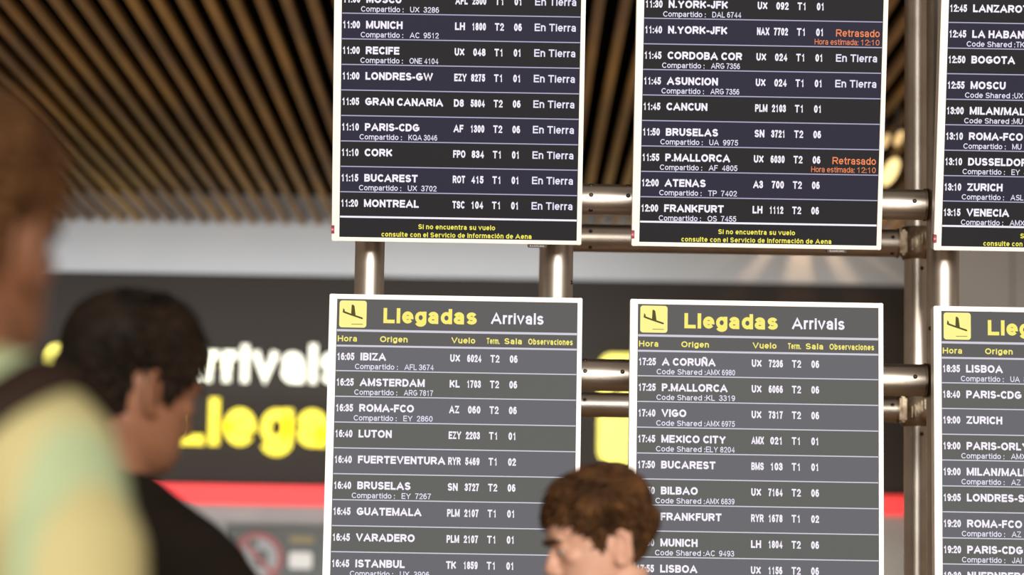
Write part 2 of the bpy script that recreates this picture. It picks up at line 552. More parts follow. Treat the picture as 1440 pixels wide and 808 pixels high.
# ceiling spotlights seen past the right-hand posts
for (px, py, y, k, lab) in ((1252, 241, 18.0, 1.0, 'warm lit ceiling spotlight just left of the rear post, lowest and brightest'),
                            (1245, 198, 16.5, .5, 'warm ceiling spotlight peeping past the edge of the upper middle board'),
                            (1264, 194, 16.2, .5, 'warm ceiling spotlight close to the left side of the rear post')):
    p = at(px, py, y)
    root = thing('ceiling_spotlight', lab, 'ceiling light', (p.x, y, p.z), (0, 0, 0), 'spotlights below the slatted ceiling')
    MT = Matrix.Rotation(R(25), 4, 'Y') @ Matrix.Rotation(R(-72), 4, 'X')      # head aimed back down the hall
    bm = bmesh.new()
    tube(bm, [((0, 0, -.01), .050 * k, .105 * k, (1, 0, 0)), ((0, 0, .02), .055 * k, .110 * k, (1, 0, 0)), ((0, 0, .07), .050 * k, .10 * k, (1, 0, 0)), ((0, 0, .09), .03 * k, .07 * k, (1, 0, 0))], 20)
    xf_all = [setattr(v, 'co', MT @ v.co) for v in bm.verts]
    link('housing', bm, M_SHELL, root)
    bm = bmesh.new()
    tube(bm, [((0, .06, .01), .012), ((0, .06, CEIL + .03 - p.z), .012)], 12)
    link('stem', bm, M_SHELL, root)
    bm = bmesh.new()
    tube(bm, [((0, 0, -.018), .040 * k, .094 * k, (1, 0, 0)), ((0, 0, -.008), .044 * k, .098 * k, (1, 0, 0))], 20)
    xf_all = [setattr(v, 'co', MT @ v.co) for v in bm.verts]
    link('lens', bm, M_LAMP if k == 1 else M_LAMP2, root)

# a warm lamp above the slats: its light falls between them onto the bulkhead
l = bpy.data.lights.new('void_lamp', 'POINT')
l.energy, l.color, l.shadow_soft_size = 15, (1, .62, .36), .015
lo = bpy.data.objects.new('void_lamp', l)
COL.objects.link(lo)
lo.location = (at(1128, 340, YW).x, YW - .55, CEIL + .19)

# ------------------------------------------------------------------ pipe framework
YF, YB = 7.06, 7.92
RP = 0.0405


def screw(bm, c, d):
    d = Vector(d).normalized()
    c = Vector(c)
    tube(bm, [(c - d * .004, .0055), (c + d * .0012, .0055), (c + d * .002, .003)], 10)


def post(px, y, r, label, joints=(), screws=()):
    p = at(px, 380, y)
    root = thing('steel_post', label, 'post', (p.x, y, 0), (0, 0, 0), 'vertical posts of the pipe frame')
    bm = bmesh.new()
    tube(bm, [((0, 0, 0.012), r), ((0, 0, 4.1), r)], 40)
    link('tube', bm, M_STEEL, root)
    bm = bmesh.new()
    tube(bm, [((0, 0, 0), .1), ((0, 0, .012), .1), ((0, 0, .016), .07)], 32)
    link('base_flange', bm, M_CAST, root)
    bm = bmesh.new()
    tube(bm, [((0, 0, 4.08), r + .006), ((0, 0, 4.12), r + .006), ((0, 0, 4.13), r * .6)], 32)
    link('end_cap', bm, M_CAST, root)
    for z in joints:
        bm = bmesh.new()
        tube(bm, [((0, 0, z - .046), r + .003), ((0, 0, z - .043), r + .008), ((0, 0, z + .043), r + .008), ((0, 0, z + .046), r + .003)], 32)
        box(bm, -.052, -.03, z - .036, .0, .03, z + .036, bevel=.006)
        for a in range(5):
            box(bm, -.022 + a * .009, -r - .0095, z - .024 + a * .006, -.018 + a * .009, -r - .005, z + .008 + a * .005, bevel=.0008)
        link('joint_collar', bm, M_CAST, root)
    for (z, a) in screws:
        bm = bmesh.new()
        screw(bm, (r * math.sin(R(a)), -r * math.cos(R(a)), z), (math.sin(R(a)), -math.cos(R(a)), 0))
        link('screw', bm, M_SCREW, root)
    return p.x


zU_F = at(1060, 284, YF).z - 0.0
zL_F = at(1060, 530.5, YF).z
zU_B = at(1060, 338.5, YB).z
zL_B = at(1060, 572.5, YB).z
x_a = post(519.5, YF, .037, 'leftmost steel post, behind the left pair of boards', screws=((2.36, 55),))
x_b = post(783, YF, RP, 'steel post behind the right side of the left boards', screws=((2.32, 65), (2.2, 65)))
x_d = post(1326, YF, RP, 'steel post behind the left edge of the right boards', screws=((2.1, -60),))
x_e = post(1596, YF, RP, 'steel post at the far right behind the right boards')
x_rb = post(776, YB, .036, 'rear steel post hidden behind the left boards')
x_rd = post(1290, YB, .0365, 'rear steel post left of the right boards, with a cast joint collar', joints=(zU_B, zL_B),
            screws=((at(1296, 379, YB).z, 12), (at(1296, 611, YB).z, 12)))


def rail(z, y, xl, xr, r, label, sc):
    root = thing('steel_rail', label, 'rail', (xl, y, z), (0, 0, 0), 'horizontal rails of the pipe frame')
    bm = bmesh.new()
    tube(bm, [((0, 0, 0), r), ((xr - xl, 0, 0), r)], 40)
    link('tube', bm, M_STEEL, root)
    for e in (0.0, xr - xl):
        bm = bmesh.new()
        tube(bm, [((e - .003, 0, 0), r + .0025), ((e + .003, 0, 0), r + .0025)], 40)
        link('end_ring', bm, M_CAST, root)
    for px, deg in sc:
        x = at(px, 400, y).x - xl
        bm = bmesh.new()
        screw(bm, (x, -r * math.cos(R(deg)), r * math.sin(R(deg))), (0, -math.cos(R(deg)), math.sin(R(deg))))
        link('screw', bm, M_SCREW, root)


rail(zU_F, YF, x_b + RP + .005, x_d - RP - .005, .0385, 'upper front steel rail across the gaps beside the upper middle board', ((829, 8), (881, 8), (829, 62), (881, 62), (829, -52), (1283, 6)))
rail(zL_F, YF, x_b + RP + .005, x_d - RP - .005, .0400, 'lower front steel rail across the gaps beside the lower middle board', ((824, 8), (876, 8), (824, 62), (876, 62), (1284, 8)))
rail(zU_B, YB, x_rb + .042, x_rd - .056, .0390, 'upper rear steel rail running just under the upper middle board', ((829, 22), (829, -48), (1253, 18), (1253, -55)))
rail(zL_B, YB, x_rb + .042, x_rd - .056, .0350, 'lower rear steel rail behind the lower middle board', ((824, 18), (1253, 18)))

# ------------------------------------------------------------------ flight boards
BW = 0.608
BH_U = 1.7215
PITCHROW = 0.1016
F0 = 0.0


def Q(u, v, y=0.0):
    return (u * BW, y, (BH_U - v) * BW)


def board(name_label, corner, tilt, rows, lower, shell_bracket):
    """corner = lower left front corner of the outer frame"""
    root = thing('flight_display', name_label, 'display board', corner, (tilt, 0, 0), 'flight information boards')
    W_, H_ = BW, BH_U * BW
    l, r, t, b = .030 * W_, .0185 * W_, .0195 * W_, .0165 * W_
    bm = bmesh.new()
    box(bm, 0, 0, 0, l, .05, H_, bevel=.0018)
    box(bm, W_ - r, 0, 0, W_, .05, H_, bevel=.0018)
    box(bm, l - .002, .0004, H_ - t, W_ - r + .002, .05, H_ - .0003, bevel=.0012)
    box(bm, l - .002, .0004, .0003, W_ - r + .002, .05, b, bevel=.0012)
    link('bezel', bm, M_BEZEL, root)
    bm = bmesh.new()
    box(bm, .012, .045, .012, W_ - .012, .085, H_ - .012, bevel=.006)
    link('back_shell', bm, M_SHELL, root)
    z0, z1 = shell_bracket
    for xx in (.12, W_ - .12):
        bm = bmesh.new()
        box(bm, xx - .03, .08, z0, xx + .03, .125, z1, bevel=.004)
        link('wall_bracket', bm, M_SHELL, root)
    bm = bmesh.new()
    poly(bm, [(l, .006, b), (W_ - r, .006, b), (W_ - r, .006, H_ - t), (l, .006, H_ - t)])
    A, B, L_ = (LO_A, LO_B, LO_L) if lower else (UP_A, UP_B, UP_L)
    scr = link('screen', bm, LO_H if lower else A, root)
    u0, u1 = .032, .980
    k = W_

    def uv_quad(bm, ua, va, ub, vb, y, mi):
        poly(bm, [Q(ua, vb, y), Q(ub, vb, y), Q(ub, va, y), Q(ua, va, y)], mi)

    def T(bm, s, u, v, cap, mi, **kw):
        text(bm, s, u * k, (BH_U - v) * k, cap * k, .0042, mi, **{a: (c * k if a == 'width' else c) for a, c in kw.items()})

    if lower:
        bm = bmesh.new()
        uv_quad(bm, u0, .1395, u1, .1485, .0048, 0)
        uv_quad(bm, u0, .2015, u1, .2090, .0048, 0)
        T(bm, 'Arrivals', .640, .109, .0455, 2, t=.185, gap=.12, width=.2075)
        T(bm, 'Llegadas', .2145, .1130, .0605, 1, t=.235, gap=.1, width=.369)
        for s, ua, ub, tt in (('Hora', .036, .1130, .19), ('Origen', .2030, .3120, .2), ('Vuelo', .4850, .5790, .2), ('Term.', .6240, .6750, .19), ('Sala', .6940, .7640, .2), ('Observaciones', .7880, .9640, .2)):
            T(bm, s, ua, .1885, .0235, 1, t=tt, gap=.14, width=ub - ua)
        link('heading', bm, [LO_L, M_HEADYEL, M_TEXT], scr)
        bm = bmesh.new()
        s = .1075
        pts = rrect(.040 * k, (BH_U - .1325) * k, (.040 + s) * k, (BH_U - .1325 + s) * k, .011 * k)
        poly(bm, [(a, .0046, c) for a, c in pts], 0)
        for q in plane_icon(s * k, .040 * k, (BH_U - .1325) * k):
            poly(bm, [(a, .0042, c) for a, c in q], 1)
        link('arrivals_icon', bm, [M_ICON, LO_INK], scr)
        vtop = .209
    else:
        vtop = .209
    v = vtop - .004
    nrow = 14
    for i in range(nrow):
        row = rows[i] if i < len(rows) else None
        bm = bmesh.new()
        va, vb = v, v + PITCHROW
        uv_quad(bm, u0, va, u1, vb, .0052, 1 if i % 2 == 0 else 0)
        last = i == nrow - 1
        uv_quad(bm, u0, vb - (.0042 if not last else .0075), u1, vb, .0048, 2 if not last else 3)
        if row:
            tm, city, com, al, num, term, sala, obs = row
            base = va + .0575
            T(bm, tm, .0345, base, .0295, 3, t=.22, gap=.08, width=.0690)
            T(bm, city, .1275, base, .0305, 3, t=.235, gap=.10, sx=.95)
            if com:
                lab, code = com
                cb = va + .0925
                if lab == 'C':
                    T(bm, 'Compartido :', .1065, cb, .0215, 4, t=.15, gap=.12, width=.1690)
                    T(bm, code, .3020, cb, .0225, 4, t=.15, gap=.11, **({'width': .1150} if len(code) > 6 else {'sx': .85}))
                else:
                    T(bm, 'Code Shared :', .1065, cb, .0215, 4, t=.15, gap=.12, width=.1930)
                    T(bm, code, .3030, cb, .0225, 4, t=.15, gap=.11, **({'width': .1130} if len(code) > 6 else {'sx': .85}))
            if al:
                T(bm, al, .4815, base, .0300, 3, t=.225, gap=.09, width=.0395 if len(al) == 2 else .0490)
                T(bm, num, .6045, base, .0300, 3, t=.225, gap=.09, width=.0560 if len(num) > 3 else .0490, align='r')
                T(bm, term, .6400, base, .0300, 3, t=.2, gap=.12, width=.0360)
                T(bm, sala, .7165, base, .0300, 3, t=.225, gap=.09, width=.0310)
            if obs == 'T':
                T(bm, 'En Tierra', .7985, base - .001, .0300, 4, t=.175, gap=.12, width=.1650)
            elif obs == 'R':
                T(bm, 'Retrasado', .7960, base + .001, .0290, 5, t=.15, gap=.11, width=.1740)
                T(bm, 'Hora estimada:', .7120, vb - .0105, .0225, 5, t=.12, gap=.11, width=.1730)
                T(bm, '12:10', .8940, vb - .0105, .0225, 5, t=.12, gap=.13, width=.0760)
        link('flight_row' if row else 'blank_row', bm, [A, B, L_, M_TEXT, M_SUB, M_ORA], scr)
        v = vb
    bm = bmesh.new()
    T(bm, 'Si no encuentra su vuelo', .5, v + .0410, .0195, 0, t=.19, gap=.15, width=.308, align='c')
    T(bm, 'consulte con el Servicio de Información de Aena', .5, v + .0735, .0195, 0, t=.19, gap=.15, width=.602, align='c')
    link('footer_message', bm, M_YEL, scr)
    # maker's tab under the frame, indicator sticker on the lower left corner
    bm = bmesh.new()
    box(bm, .785 * k, .004, -.0085, .862 * k, .03, .0005, bevel=.0015)
    tab = link('logo_tab', bm, M_TAG, root)
    bm = bmesh.new()
    text(bm, 'SAMSUNG', .794 * k, -.0066, .0046, .0036, t=.17, gap=.2, width=.058 * k)
    link('logo_lettering', bm, M_TAGTXT, tab)
    bm = bmesh.new()
    box(bm, -.0012, -.0008, .018, .0065, .02, .0385, bevel=.0006)
    box(bm, -.0014, -.0012, .025, .0052, .0, .031, 1, bevel=.0004)
    link('corner_sticker', bm, [M_REDTAG, M_REDTAG2], root)
    return root


BL = None


def pad(n, rows):
    return [BL] * n + rows


C = lambda s: ('C', s)
D = lambda s: ('D', s)
UL = pad(5, [
 ('11:00', 'MOSCU', C('UX  3286'), 'AFL', '2500', 'T1', '01', 'T'),
 ('11:00', 'MUNICH', C('AC  9512'), 'LH', '1800', 'T2', '06', 'T'),
 ('11:00', 'RECIFE', C('ONE 4104'), 'UX', '048', 'T1', '01', 'T'),
 ('11:00', 'LONDRES-GW', None, 'EZY', '8275', 'T1', '01', 'T'),
 ('11:05', 'GRAN CANARIA', None, 'D8', '5804', 'T2', '06', 'T'),
 ('11:10', 'PARIS-CDG', C('KQA 3046'), 'AF', '1300', 'T2', '06', 'T'),
 ('11:10', 'CORK', None, 'FPO', '834', 'T1', '01', 'T'),
 ('11:15', 'BUCAREST', C('UX  3702'), 'ROT', '415', 'T1', '01', 'T'),
 ('11:20', 'MONTREAL', None, 'TSC', '104', 'T1', '01', 'T')])
UM = pad(5, [
 ('11:30', 'N.YORK-JFK', C('DAL 6744'), 'UX', '092', 'T1', '01', None),
 ('11:40', 'N.YORK-JFK', None, 'NAX', '7702', 'T1', '01', 'R'),
 ('11:45', 'CORDOBA COR', C('ARG 7356'), 'UX', '024', 'T1', '01', 'T'),
 ('11:45', 'ASUNCION', C('ARG 7356'), 'UX', '024', 'T1', '01', 'T'),
 ('11:45', 'CANCUN', None, 'PLM', '2103', 'T1', '01', None),
 ('11:50', 'BRUSELAS', C('UA  9975'), 'SN', '3721', 'T2', '06', None),
 ('11:55', 'P.MALLORCA', C('AF  4805'), 'UX', '6030', 'T2', '06', 'R'),
 ('12:00', 'ATENAS', C('TP  7402'), 'A3', '700', 'T2', '06', None),
 ('12:00', 'FRANKFURT', C('OS  7455'), 'LH', '1112', 'T2', '06', None)])
UR = pad(5, [
 ('12:45', 'LANZAROTE', None, '', '', '', '', None),
 ('12:45', 'LA HABANA', D('TK'), '', '', '', '', None),
 ('12:50', 'BOGOTA', None, '', '', '', '', None),
 ('12:55', 'MOSCU', D('UX'), '', '', '', '', None),
 ('13:00', 'MILAN/MALP', D('MU'), '', '', '', '', None),
 ('13:10', 'ROMA-FCO', C('MU'), '', '', '', '', None),
 ('13:10', 'DUSSELDORF', C('EY  4'), '', '', '', '', None),
 ('13:10', 'ZURICH', C('ASL 8'), '', '', '', '', None),
 ('13:15', 'VENECIA', C('AMX 6'), '', '', '', '', None)])
LL = [
 ('16:05', 'IBIZA', C('AFL 3674'), 'UX', '6024', 'T2', '06', None),
 ('16:25', 'AMSTERDAM', C('ARG 7817'), 'KL', '1703', 'T2', '06', None),
 ('16:35', 'ROMA-FCO', C('EY  2860'), 'AZ', '060', 'T2', '06', None),
 ('16:40', 'LUTON', None, 'EZY', '2203', 'T1', '01', None),
 ('16:40', 'FUERTEVENTURA', None, 'RYR', '5469', 'T1', '02', None),
 ('16:40', 'BRUSELAS', C('EY  7267'), 'SN', '3727', 'T2', '06', None),
 ('16:45', 'GUATEMALA', None, 'PLM', '2107', 'T1', '01', None),
 ('16:45', 'VARADERO', None, 'PLM', '2107', 'T1', '01', None),
 ('16:45', 'ISTANBUL', C('UX  3906'), 'TK', '1859', 'T1', '01', None)]
LM = [
 ('17:25', 'A CORUÑA', D('AMX 6980'), 'UX', '7236', 'T2', '06', None),
 ('17:25', 'P.MALLORCA', D('KL  3319'), 'UX', '6066', 'T2', '06', None),
 ('17:40', 'VIGO', D('AMX 6975'), 'UX', '7317', 'T2', '06', None),
 ('17:45', 'MEXICO CITY', D('ELY 8204'), 'AMX', '021', 'T1', '01', None),
 ('17:50', 'BUCAREST', None, 'BMS', '103', 'T1', '01', None),
 ('17:50', 'BILBAO', D('AMX 6839'), 'UX', '7164', 'T2', '06', None),
 ('17:50', 'FRANKFURT', None, 'RYR', '1678', 'T1', '02', None),
 ('17:50', 'MUNICH', D('AC  9493'), 'LH', '1804', 'T2', '06', None),
 ('17:55', 'LISBOA', D('ET  1123'), 'UX', '1156', 'T2', '06', None)]
LR = [
 ('18:35', 'LISBOA', C('UA  8'), '', '', '', '', None),
 ('18:40', 'PARIS-CDG', None, '', '', '', '', None),
 ('19:00', 'ZURICH', None, '', '', '', '', None),
 ('19:00', 'PARIS-ORLY', C('AMX 6'), '', '', '', '', None),
 ('19:00', 'MILAN/MALP', C('AZ  7'), '', '', '', '', None),
 ('19:05', 'LONDRES-S', None, '', '', '', '', None),
 ('19:20', 'ROMA-FCO', C('AZ  7'), '', '', '', '', None),
 ('19:20', 'PARIS-CDG', C('JAI 6'), '', '', '', '', None),
 ('19:30', 'NUERNBERG', None, '', '', '', '', None)]

YU, YL = 6.875, 6.80
TU, TL = R(12.0), R(-2.0)
HB = BH_U * BW
for px, py, rows, lab in ((466.4, 338.6, UL, 'upper left flight board with white frame, ending with MONTREAL'),
                          (888.2, 345.6, UM, 'upper middle flight board with orange Retrasado entries'),
                          (1313.0, 351.6, UR, 'upper right flight board cut by the frame, ending with VENECIA')):
    board(lab, at(px, py, YU), TU, rows, False, (.03, .2))
for px, py, rows, lab in ((463.6, 412.6, LL, 'lower left Llegadas board listing IBIZA first'),
                          (886.6, 419.8, LM, 'lower middle Llegadas board partly behind the brown-haired man'),
                          (1313.0, 429.6, LR, 'lower right Llegadas board cut by the frame, listing LISBOA first')):
    top = at(px, py, YL)
    corner = top - Vector((0, -math.sin(TL), math.cos(TL))) * HB
    board(lab, corner, TL, rows, True, (HB - .25, HB - .08))

# ------------------------------------------------------------------ people
#   local frame of a person: +x ahead, +y to the left, +z up; 1.78 m tall before scaling
HEAD = [(-.004, .050, .022, .012), (.004, .070, .008, .026), (.014, .084, -.006, .040), (.030, .089, -.022, .053), (.050, .088, -.045, .061), (.070, .086, -.066, .066), (.090, .086, -.082, .069),
        (.108, .083, -.091, .071), (.122, .086, -.096, .073), (.136, .093, -.099, .075), (.155, .092, -.101, .0765), (.175, .083, -.098, .075), (.193, .066, -.088, .068), (.208, .043, -.071, .054), (.218, .020, -.050, .037), (.224, -.004, -.026, .014)]


def head_at(z):
    z = max(HEAD[0][0], min(HEAD[-1][0], z))
    for a, b in zip(HEAD, HEAD[1:]):
        if z <= b[0]:
            t = (z - a[0]) / (b[0] - a[0])
            return [a[i] + (b[i] - a[i]) * t for i in (1, 2, 3)]


def head_pt(z, th, off=0.0):
    f, b, w = head_at(z)
    cx, rx = (f + b) / 2, (f - b) / 2
    c, s = math.cos(th), math.sin(th)
    pw = 0.88
    return Vector((cx + (rx + off) * math.copysign(abs(c) ** pw, c), (w + off) * math.copysign(abs(s) ** pw, s), z))


def xf(bm, n0, M):
    bm.verts.ensure_lookup_table()
    for v in bm.verts[n0:]:
        v.co = M @ v.co


def head_mesh(bm, M):
    n0 = len(bm.verts)
    N = 40
    rings = [[bm.verts.new(head_pt(h[0], 2 * math.pi * k / N)) for k in range(N)] for h in HEAD]
    for r0, r1 in zip(rings, rings[1:]):
        for k in range(N):
            bm.faces.new((r0[k], r0[(k + 1) % N], r1[(k + 1) % N], r1[k]))
    bm.faces.new(rings[0][::-1]); bm.faces.new(rings[-1])
    # nose
    tube(bm, [((.076, 0, .122), .009, .008, (1, 0, 0)), ((.086, 0, .108), .011, .010, (1, 0, 0)), ((.094, 0, .092), .013, .0125, (1, 0, 0)), ((.099, 0, .080), .015, .016, (1, 0, 0)), ((.096, 0, .071), .012, .014, (1, 0, 0)), ((.088, 0, .066), .006, .008, (1, 0, 0))], 14)
    for s in (-1, 1):
        ball(bm, (.092, s * .013, .074), .011, .008, .009)
        ball(bm, (.082, s * .028, .130), .012, .022, .007)       # brow ridge
        ball(bm, (.0725, s * .031, .1165), .0135, .0165, .0085)  # upper lid
        ball(bm, (.0715, s * .031, .1015), .0120, .0150, .0060)  # lower lid
        ball(bm, (.060, s * .042, .096), .020, .018, .016)       # cheek bone
        # ear: shell, rim, lobe
        Er = Matrix.Translation((-.020, s * .073, .092)) @ Matrix.Rotation(s * R(-22), 4, 'Z') @ Matrix.Rotation(R(-10), 4, 'Y')
        n1 = len(bm.verts)
        ball(bm, (-.004, s * .004, 0), .015, .006, .027)
        pts = []
        for q in range(15):
            a = R(-130 + 250 * q / 14)
            pts.append(((-.003 - .0165 * math.cos(a) * (1 if True else 1), s * .011, .002 + .030 * math.sin(a)), .0045))
        tube(bm, pts, 8)
        ball(bm, (.004, s * .007, -.025), .008, .005, .009)
        ball(bm, (.012, s * .004, -.004), .006, .006, .007)
        xf(bm, n1, Er)
    ball(bm, (.084, 0, .0535), .011, .022, .0055)               # lips
    ball(bm, (.083, 0, .0445), .011, .019, .0062)
    ball(bm, (.077, 0, .016), .013, .018, .012)                 # chin
    xf(bm, n0, M)


def hand(bm, w, s):
    """relaxed right/left hand hanging from wrist w"""
    w = Vector(w)
    tube(bm, [(w + Vector((0, 0, .01)), .026, .02, (1, 0, 0)), (w + Vector((.004, 0, -.03)), .034, .017, (1, 0, 0)), (w + Vector((.008, -s * .004, -.075)), .040, .016, (1, 0, 0)), (w + Vector((.010, -s * .006, -.095)), .037, .013, (1, 0, 0))], 14)
    for q, (dx, ln) in enumerate(((.034, .075), (.013, .084), (-.009, .078), (-.029, .062))):
        a = w + Vector((.010 + dx * .92, -s * .006, -.085))
        pts = [(a, .0095)]
        for e, (fr, cu) in enumerate(((.45, .12), (.32, .34), (.23, .6))):
            a = a + Vector((dx * .06, -s * math.sin(cu) * ln * fr, -math.cos(cu) * ln * fr))
            pts.append((a, (.009, .0083, .0072)[e]))
        tube(bm, pts, 10)
    a = w + Vector((.030, -s * .006, -.035))
    tube(bm, [(a - Vector((.012, 0, -.006)), .014), (a + Vector((.016, -s * .012, -.022)), .012), (a + Vector((.024, -s * .022, -.048)), .0105), (a + Vector((.024, -s * .028, -.068)), .0085)], 10)


TORSO = [(.84, .105, .165, 0), (.93, .118, .172, -.005), (1.06, .105, .152, 0), (1.20, .112, .160, .005), (1.32, .122, .172, .004), (1.40, .112, .160, -.006), (1.455, .086, .112, -.014), (1.50, .064, .068, -.018)]


DROP = 0.0


def torso(bm, g, z0=.80, slope=0.0):
    tube(bm, [((x, 0, z), rx + g, ry + g, (1, 0, 0)) for z, rx, ry, x in TORSO if z >= z0], 28)
    for s in (-1, 1):
        tube(bm, [((-.018, s * .025, 1.512 - g * .2 - slope * .35), .048 + g, .040 + g, (1, 0, 0)), ((-.018, s * .085, 1.480 - slope * .8), .056 + g, .045 + g, (1, 0, 0)), ((-.014, s * .145, 1.448 - slope - DROP * .6), .060 + g, .050 + g, (1, 0, 0)), ((-.010, s * (.182 - DROP * .25), 1.418 - slope - DROP), .056 + g, .050 + g, (1, 0, 0))], 18)


def arms(bm, g, end=1.0, slope=0.0):
    for s in (-1, 1):
        P = [((-.008, s * (.165 - DROP * .25), 1.435 - slope - DROP), .05), ((-.010, s * (.198 - DROP * .3), 1.395 - slope - DROP), .057), ((-.014, s * (.218 - DROP * .15), 1.30 - DROP * .5), .051), ((-.022, s * .240, 1.14), .041), ((-.004, s * .252, 1.03), .040), ((.030, s * .262, .89), .028)]
        cut = P if end >= 1 else P[:4]
        tube(bm, [(p, r + g) for p, r in cut], 16)


def legs(bm, g, z_end=.09):
    for s in (-1, 1):
        P = [((0, s * .075, .92), .098), ((.004, s * .088, .80), .090), ((.012, s * .098, .52), .058), ((.0, s * .102, .38), .058), ((-.012, s * .104, .10), .038)]
        tube(bm, [(p, r + g) for p, r in P], 18)


def remesh(name, bm, m, parent, vox, smooth=6, extra=()):
    me = bpy.data.meshes.new('raw')
    bm.to_mesh(me); bm.free()
    o = bpy.data.objects.new('raw', me)
    COL.objects.link(o)
    a = o.modifiers.new('r', 'REMESH'); a.mode = 'VOXEL'; a.voxel_size = vox
    b = o.modifiers.new('s', 'SMOOTH'); b.factor = .5; b.iterations = smooth
    dg = bpy.context.evaluated_depsgraph_get()
    out = bpy.data.meshes.new_from_object(o.evaluated_get(dg))
    bpy.data.objects.remove(o); bpy.data.meshes.remove(me)
    out.name = name
    out.materials.clear()
    out.materials.append(m)
    for e in extra:
        out.materials.append(e)
    out.polygons.foreach_set('use_smooth', [True] * len(out.polygons))
    r = bpy.data.objects.new(name, out)
    COL.objects.link(r)
    r.parent = parent
    return r


def hair_mesh(M, mats, parent, seed, hairline, thick, comb, nlocks, length, lift):
    rnd = random.Random(seed)
    bm = bmesh.new()
    NT, NZ = 72, 16
    ztop = HEAD[-1][0]

    def surf(th, t, off):
        z = hairline(th) + (ztop - hairline(th)) * (1 - (1 - t) ** 1.5)
        p = head_pt(z, th)
        c = Vector((-.005, 0, .11))
        nrm = (p - c).normalized()
        return p + nrm * off, nrm
    rows = []
    for j in range(NZ + 1):
        t = j / NZ
        ring = []
        for i in range(NT):
            th = 2 * math.pi * i / NT
            tk = thick(th, t)
            p, nr = surf(th, t, tk * min(1, .25 + t * 5))
            p += nr * .004 * noise.noise(p * 60 + Vector((seed, 0, 0)))
            ring.append(bm.verts.new(p))
        rows.append(ring)
    inner = [bm.verts.new(surf(2 * math.pi * i / NT, 0, -.004)[0]) for i in range(NT)]
    rows.insert(0, inner)
    for a, b in zip(rows, rows[1:]):
        for i in range(NT):
            bm.faces.new((a[i], a[(i + 1) % NT], b[(i + 1) % NT], b[i])).smooth = True
    bm.faces.new(rows[-1])
    cells = []
    for j in range(1, NZ + 1):
        a_, b_ = rows[j], rows[j + 1] if j + 1 < len(rows) else rows[j]
        for i in range(NT):
            ar = ((a_[i].co - a_[(i + 1) % NT].co).cross(a_[i].co - b_[i].co)).length
            cells.append((ar, j - 1, i))
    picks = rnd.choices(cells, [c[0] for c in cells], k=nlocks)
    for _, j, i in picks:
        th = 2 * math.pi * (i + rnd.random()) / NT
        t = min(1.0, (j + rnd.random()) / NZ)
        tk = thick(th, t)
        p, nr = surf(th, t, tk * min(1, .25 + t * 5) - .004)
        d = comb(th, t, p)
        d = (d - nr * d.dot(nr)).normalized()
        side = nr.cross(d)
        ln = length(th, t) * rnd.uniform(.6, 1.25)
        w = rnd.uniform(.0016, .0038)
        d = (d + nr * lift(th, t) * rnd.uniform(.4, 1.4) + side * rnd.uniform(-.35, .35)).normalized()
        mid = p + d * ln * .55
        tip = p + d * ln - nr * ln * .22
        m = 0 if rnd.random() < .62 else 1
        a = [bm.verts.new(p + side * w), bm.verts.new(p - side * w), bm.verts.new(p + nr * w)]
        b = [bm.verts.new(mid + side * w * .9), bm.verts.new(mid - side * w * .9), bm.verts.new(mid + nr * w * .8)]
        e = bm.verts.new(tip)
        for u in range(3):
            f = bm.faces.new((a[u], a[(u + 1) % 3], b[(u + 1) % 3], b[u])); f.material_index = m; f.smooth = True
            f = bm.faces.new((b[u], b[(u + 1) % 3], e)); f.material_index = m; f.smooth = True
    xf(bm, 0, M)
    return link('hair', bm, mats, parent)


